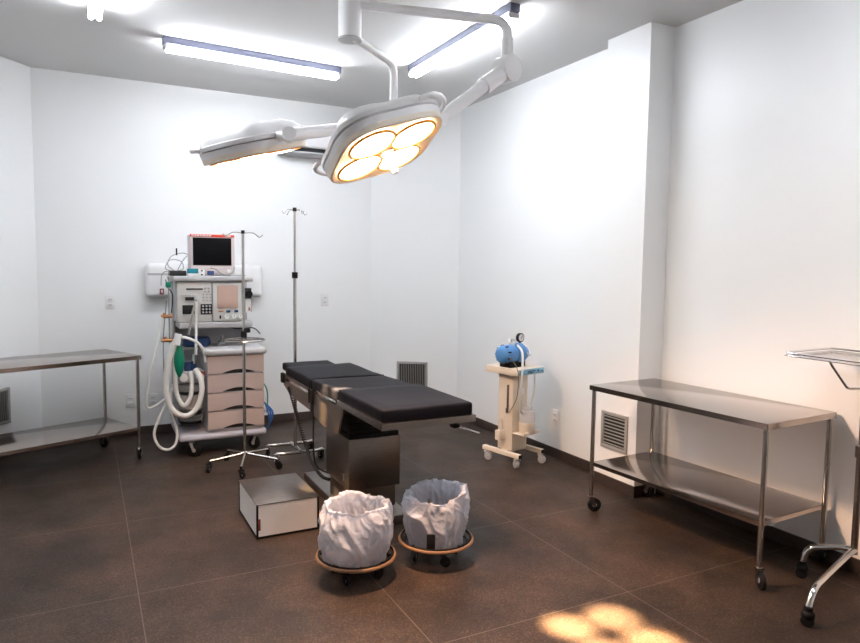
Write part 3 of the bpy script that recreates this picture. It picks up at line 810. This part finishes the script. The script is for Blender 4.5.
MB().tube(curve([(-.02, -.112, .07), (.03, -.125, .055), (.06, -.13, .025), (.10, -.13, .012), (.14, -.125, .014), (.165, -.12, .04), (.178, -.11, .08)], 6), .006, 8).build('cable', M['hosegrey'], t)

t = thing('small_monitor_box', 'teal and white box in front of the patient monitor', 'box', (.80, 5.86, 1.512), 0)
MB().bb(-.045, .035, -.03, .03, .0, .022, .002).bb(.035, .085, -.03, .03, 0, .055, .003).build('white_half', M['whitepl'], t)
MB().bb(-.048, .034, -.032, .03, .022, .062, .004).build('teal_half', M['teal'], t)
MB().box((.062, -.032, .012), (.014, .004, .012), .001).box((.062, -.032, .045), (.014, .004, .012), .001).build('mark', M['black'], t)
t = thing('small_display', 'tiny dark display standing right of the teal and white box', 'display', (.935, 5.86, 1.512), 0)
MB().bb(-.036, .036, -.015, .012, 0, .052, .003).build('case', M['monitor'], t)
MB().bb(-.028, .028, -.018, -.015, .008, .044, .001).build('screen', M['navy'], t)
t = thing('cable_transformer', 'black box with curled grey cables left of the patient monitor', 'cable box', (.68, 5.92, 1.512), .1)
MB().box((0, 0, .022), (.13, .09, .044), .008).build('case', M['blackgloss'], t)
for pts in ([(-.02, 0, .04), (-.07, .02, .09), (-.04, .03, .16), (.05, .05, .19), (.10, .06, .18)],
            [(.0, 0, .04), (.03, .0, .10), (.07, .03, .15), (.10, .06, .17)],
            [(-.03, 0, .04), (-.10, -.03, .06), (-.06, -.02, .13), (.03, .0, .12), (.05, .01, .06), (.0, .0, .04)],
            [(-.05, 0, .02), (-.10, -.03, .035), (-.12, .02, .0), (-.13, .0, -.08)]):
    MB().tube(curve(pts, 7), .004, 6).build('cable', M['hosegrey'], t)
MB().box((.005, .04, .20), (.012, .012, .06), .004).build('plug', M['black'], t)

m = MB().box((0, 0, .042), (.21, .15, .078), .02, seg=3)
bmesh.ops.subdivide_edges(m.bm, edges=list(m.bm.edges), cuts=2)
for v in m.bm.verts: v.co += .008*V((noise.noise(v.co*20), noise.noise(v.co*20+V((5, 0, 0))), .6*abs(noise.noise(v.co*15+V((0, 7, 0))))))
o = m.build('folded_cloth', M['navy'], smooth=60, loc=(.835, 5.98, .906), rot=(0, 0, -.25))
tag(o, 'folded navy blue cloth on the worktop under the instrument faces', 'cloth')
t = thing('glass_flask', 'small clear glass flask on the worktop right of the navy cloth', 'flask', (1.04, 5.95, .910))
MB().lathe([(0, .0), (.035, 0), (.038, .008), (.034, .04), (.014, .055), (.012, .075), (.016, .078), (.010, .078), (.009, .05), (.028, .036), (.030, .01), (0, .006)], seg=24).build('body', M['glass'], t)
MB().cyl((0, 0, .070), (0, 0, .088), .008, 12).build('stopper', M['lgrey'], t)

# ------------------------------------------------------------------ surgical light
HX, HY = 1.335, 3.60
t = thing('surgical_light', 'white double-headed surgical light hanging from the ceiling over the operating table', 'surgical light', (HX, HY, H))
def W(x, y, z): return (x-HX, y-HY, z-H)
MB().lathe([(0, 0), (.16, 0), (.16, -.02), (.10, -.06), (.058, -.08), (0, -.08)], (0, 0, -.001)).build('ceiling_canopy', M['lampshell'], t)
m = MB().cyl(W(HX, HY, 2.99), W(HX, HY, H-.04), .058, 28); m.build('drop_tube', M['lampshell'], t)
m = MB().cyl(W(HX, HY, 2.865), W(HX, HY, 3.10), .064, 28); m.build('hub', M['lampshell'], t)
m = MB().cyl(W(HX, HY, 2.853), W(HX, HY, 2.863), .066, 28); m.build('hub_cap', M['lgrey'], t)
K1 = (2.105, 3.19, 2.705); E1 = (1.60, 3.05, 2.345); C1 = (1.30, 3.0, 2.155)
m = MB().tube(bent([W(HX+.04, HY-.02, 3.045), W(K1[0], K1[1], 2.965), W(K1[0], K1[1], 2.79)], .11, 8), .026, 16); m.build('horizontal_arm', M['lampshell'], t)
MB().cyl(W(K1[0], K1[1], 2.76), W(K1[0], K1[1], 2.87), .033, 18).build('arm_sleeve', M['lampshell'], t)
d = (V(E1)-V(K1)).normalized(); side = d.cross(V((0, 0, 1))).normalized()
m = MB().cyl(V(W(*K1))-side*.05, V(W(*K1))+side*.05, .072, 28); m.build('elbow_joint', M['lampshell'], t)
MB().cyl(W(*(V(K1)+d*.03)), W(*(V(K1)+d*.23)), .045, 20).build('arm_sleeve', M['lampshell'], t)
MB().cyl(W(*(V(K1)+d*.20)), W(*(V(E1))), .033, 18).build('spring_arm', M['lampshell'], t)
K2 = (1.72, 3.86, 2.50); E2 = (.965, 3.50, 2.285); C2 = (.865, 3.83, 2.215)
MB().tube(bent([W(HX+.02, HY, 2.875), W(K2[0], K2[1], 2.85), W(*K2)], .09, 8), .024, 16).build('horizontal_arm', M['lampshell'], t)
MB().ball(W(*K2), .045).build('elbow_joint', M['lampshell'], t)
MB().cyl(W(*K2), W(*E2), .033, 18).build('spring_arm', M['lampshell'], t)

def lamp_head(C, target, R, spin, energy, halo, ax=None, loops=(0, 2)):
    n = (V(target)-V(C)).normalized()
    q = (-n).to_track_quat('Z', 'Y')
    h_ = thing('lamp_head', '', 'x'); del h_['label']; del h_['category']
    h_.parent = t; h_.location = W(*C); h_.rotation_mode = 'QUATERNION'
    h_.rotation_quaternion = q @ Euler((0, 0, spin)).to_quaternion()
    if ax:
        z = -n; x = V(ax); x = (x-z*x.dot(z)).normalized(); y = z.cross(x)
        h_.rotation_quaternion = Matrix((x, y, z)).transposed().to_quaternion()
    fn = lambda a: 1+.075*cos(4*(a-PI/4))
    sg = 64
    MB().lathe([(0, .012), (R*.90, .012), (R*.96, .0), (R*.99, .004), (R*1.0, .03)], seg=sg, fn=fn).build('underside', M['under'], h_, smooth=50)
    MB().lathe([(R*.98, .026), (R*1.0, .028), (R*1.02, .06), (R*1.0, .063)], seg=sg, fn=fn).build('rim_band', M['lampshell'], h_, smooth=30)
    MB().lathe([(R*1.0, .060), (R*.97, .064), (R*.97, .070), (R*1.0, .072)], seg=sg, fn=fn).build('rim_groove', M['band'], h_, smooth=30)
    MB().lathe([(R*.98, .068), (R*1.03, .070), (R*1.03, .090), (R*.92, .098)], seg=sg, fn=fn).build('upper_band', M['lampshell'], h_, smooth=30)
    fd = lambda a: 1+.13*cos(4*(a-PI/4))
    MB().lathe([(R*.92, .094), (R*.90, .115), (R*.82, .145), (R*.62, .168), (R*.35, .172), (0, .172)], seg=sg, fn=fd).build('dome', M['lampshell'], h_, smooth=60)
    for k in range(4):
        a = PI/4+k*PI/2; x, y = R*.53*cos(a), R*.53*sin(a); rl = R*.39
        rg = MB().tube(circle((x, y, .002), rl, 40), .008, 8, closed=True).build('lens_ring', M['lensring'], h_, smooth=180)
        MB().lathe([(0, -.010), (rl*.5, -.008), (rl*.9, .0), (rl*.99, .011)], (x, y, 0), 36).build('lens', M['lens'], rg if False else h_, smooth=180)
    gr = MB().lathe([(0, .012), (.036, .012), (.034, -.01), (.022, -.02), (.018, -.10), (.012, -.115), (0, -.118)], seg=20).build('sterile_handle', M['whitepl'], h_)
    for k in loops:
        a = k*PI/2+PI/4; c, s = cos(a), sin(a)
        def Q(u, v, z): return (u*c-v*s, u*s+v*c, z)
        MB().tube(curve([Q(R*.98, -.13, .08), Q(R*1.12, -.10, .085), Q(R*1.20, -.05, .088), Q(R*1.22, 0, .088), Q(R*1.20, .05, .088), Q(R*1.12, .10, .085), Q(R*.98, .13, .08)], 6), .011, 10).build('loop_handle', M['lampshell'], h_)
    # the four bulbs
    for k in range(4):
        a = PI/4+k*PI/2
        l = bpy.data.lights.new('bulb_or_spill', 'SPOT'); l.energy = energy; l.color = (1, .66, .34); l.spot_size = math.radians(6.6)
        l.spot_blend = 1; l.shadow_soft_size = .035
        o = bpy.data.objects.new('bulb_or_spill', l); COL.objects.link(o); o.parent = h_
        o.location = (R*.53*cos(a), R*.53*sin(a), -.03)
    l = bpy.data.lights.new('bulb_or_spill', 'SPOT'); l.energy = halo; l.color = (1, .58, .36); l.spot_size = math.radians(120); l.spot_blend = .9  # wide spot added for the warm spill, not a fifth bulb
    l.shadow_soft_size = .12
    o = bpy.data.objects.new('bulb_or_spill', l); COL.objects.link(o); o.parent = h_; o.location = (0, 0, -.13)
    return h_, q
lamp_head(C1, (2.02, 2.14, 0), .292, 0, 5200, 115, (.97, 0, .25), (1, 3))
lamp_head(C2, (1.36, 3.95, .40), .27, .25, 3800, 60)
# yokes
for C, E, nt_ in ((C1, E1, (2.02, 2.14, 0)), (C2, E2, (1.34, 3.95, .40))):
    n = (V(nt_)-V(C)).normalized(); e = V(C)-n*.10
    MB().tube(curve([W(*E), W(*(V(E)*.55+e*.45)), W(*e)], 6), .028, 14).build('yoke', M['lampshell'], t)
    sd = V((.27, .96, 0)) if C is C2 else (V(E)-V(C)).cross(V((0, 0, 1))).normalized()
    MB().cyl(V(W(*E))-sd*.045, V(W(*E))+sd*.045, .036, 24).build('swivel_joint', M['lampshell'], t)

# ------------------------------------------------------------------ camera, world, output
f_, pitch, roll, yaw = 667.1855, 0.0794, 0.0127, 0.4764
fwd = V((sin(yaw)*cos(pitch), cos(yaw)*cos(pitch), -sin(pitch)))
rgt = V((cos(yaw), -sin(yaw), 0)); up = rgt.cross(fwd)
r2 = rgt*cos(roll)+up*sin(roll); u2 = -rgt*sin(roll)+up*cos(roll)
cam = bpy.data.cameras.new('camera'); co = bpy.data.objects.new('camera', cam); COL.objects.link(co)
cam.sensor_width = 36; cam.lens = f_/860*36; cam.clip_start = .05
mw = Matrix(((r2.x, u2.x, -fwd.x, 0), (r2.y, u2.y, -fwd.y, 0), (r2.z, u2.z, -fwd.z, 1.6), (0, 0, 0, 1)))
co.matrix_world = mw
S.camera = co
w = bpy.data.worlds.new('world'); S.world = w; w.use_nodes = True
w.node_tree.nodes['Background'].inputs[0].default_value = (.8, .85, 1, 1); w.node_tree.nodes['Background'].inputs[1].default_value = .0
S.view_settings.view_transform = 'Standard'; S.view_settings.look = 'None'
S.view_settings.gamma = 1; S.view_settings.use_curve_mapping = False
S.view_settings.exposure = 1.3
S.cycles.max_bounces = 10; S.cycles.diffuse_bounces = 6; S.cycles.use_denoising = True
S.cycles.sample_clamp_indirect = 6
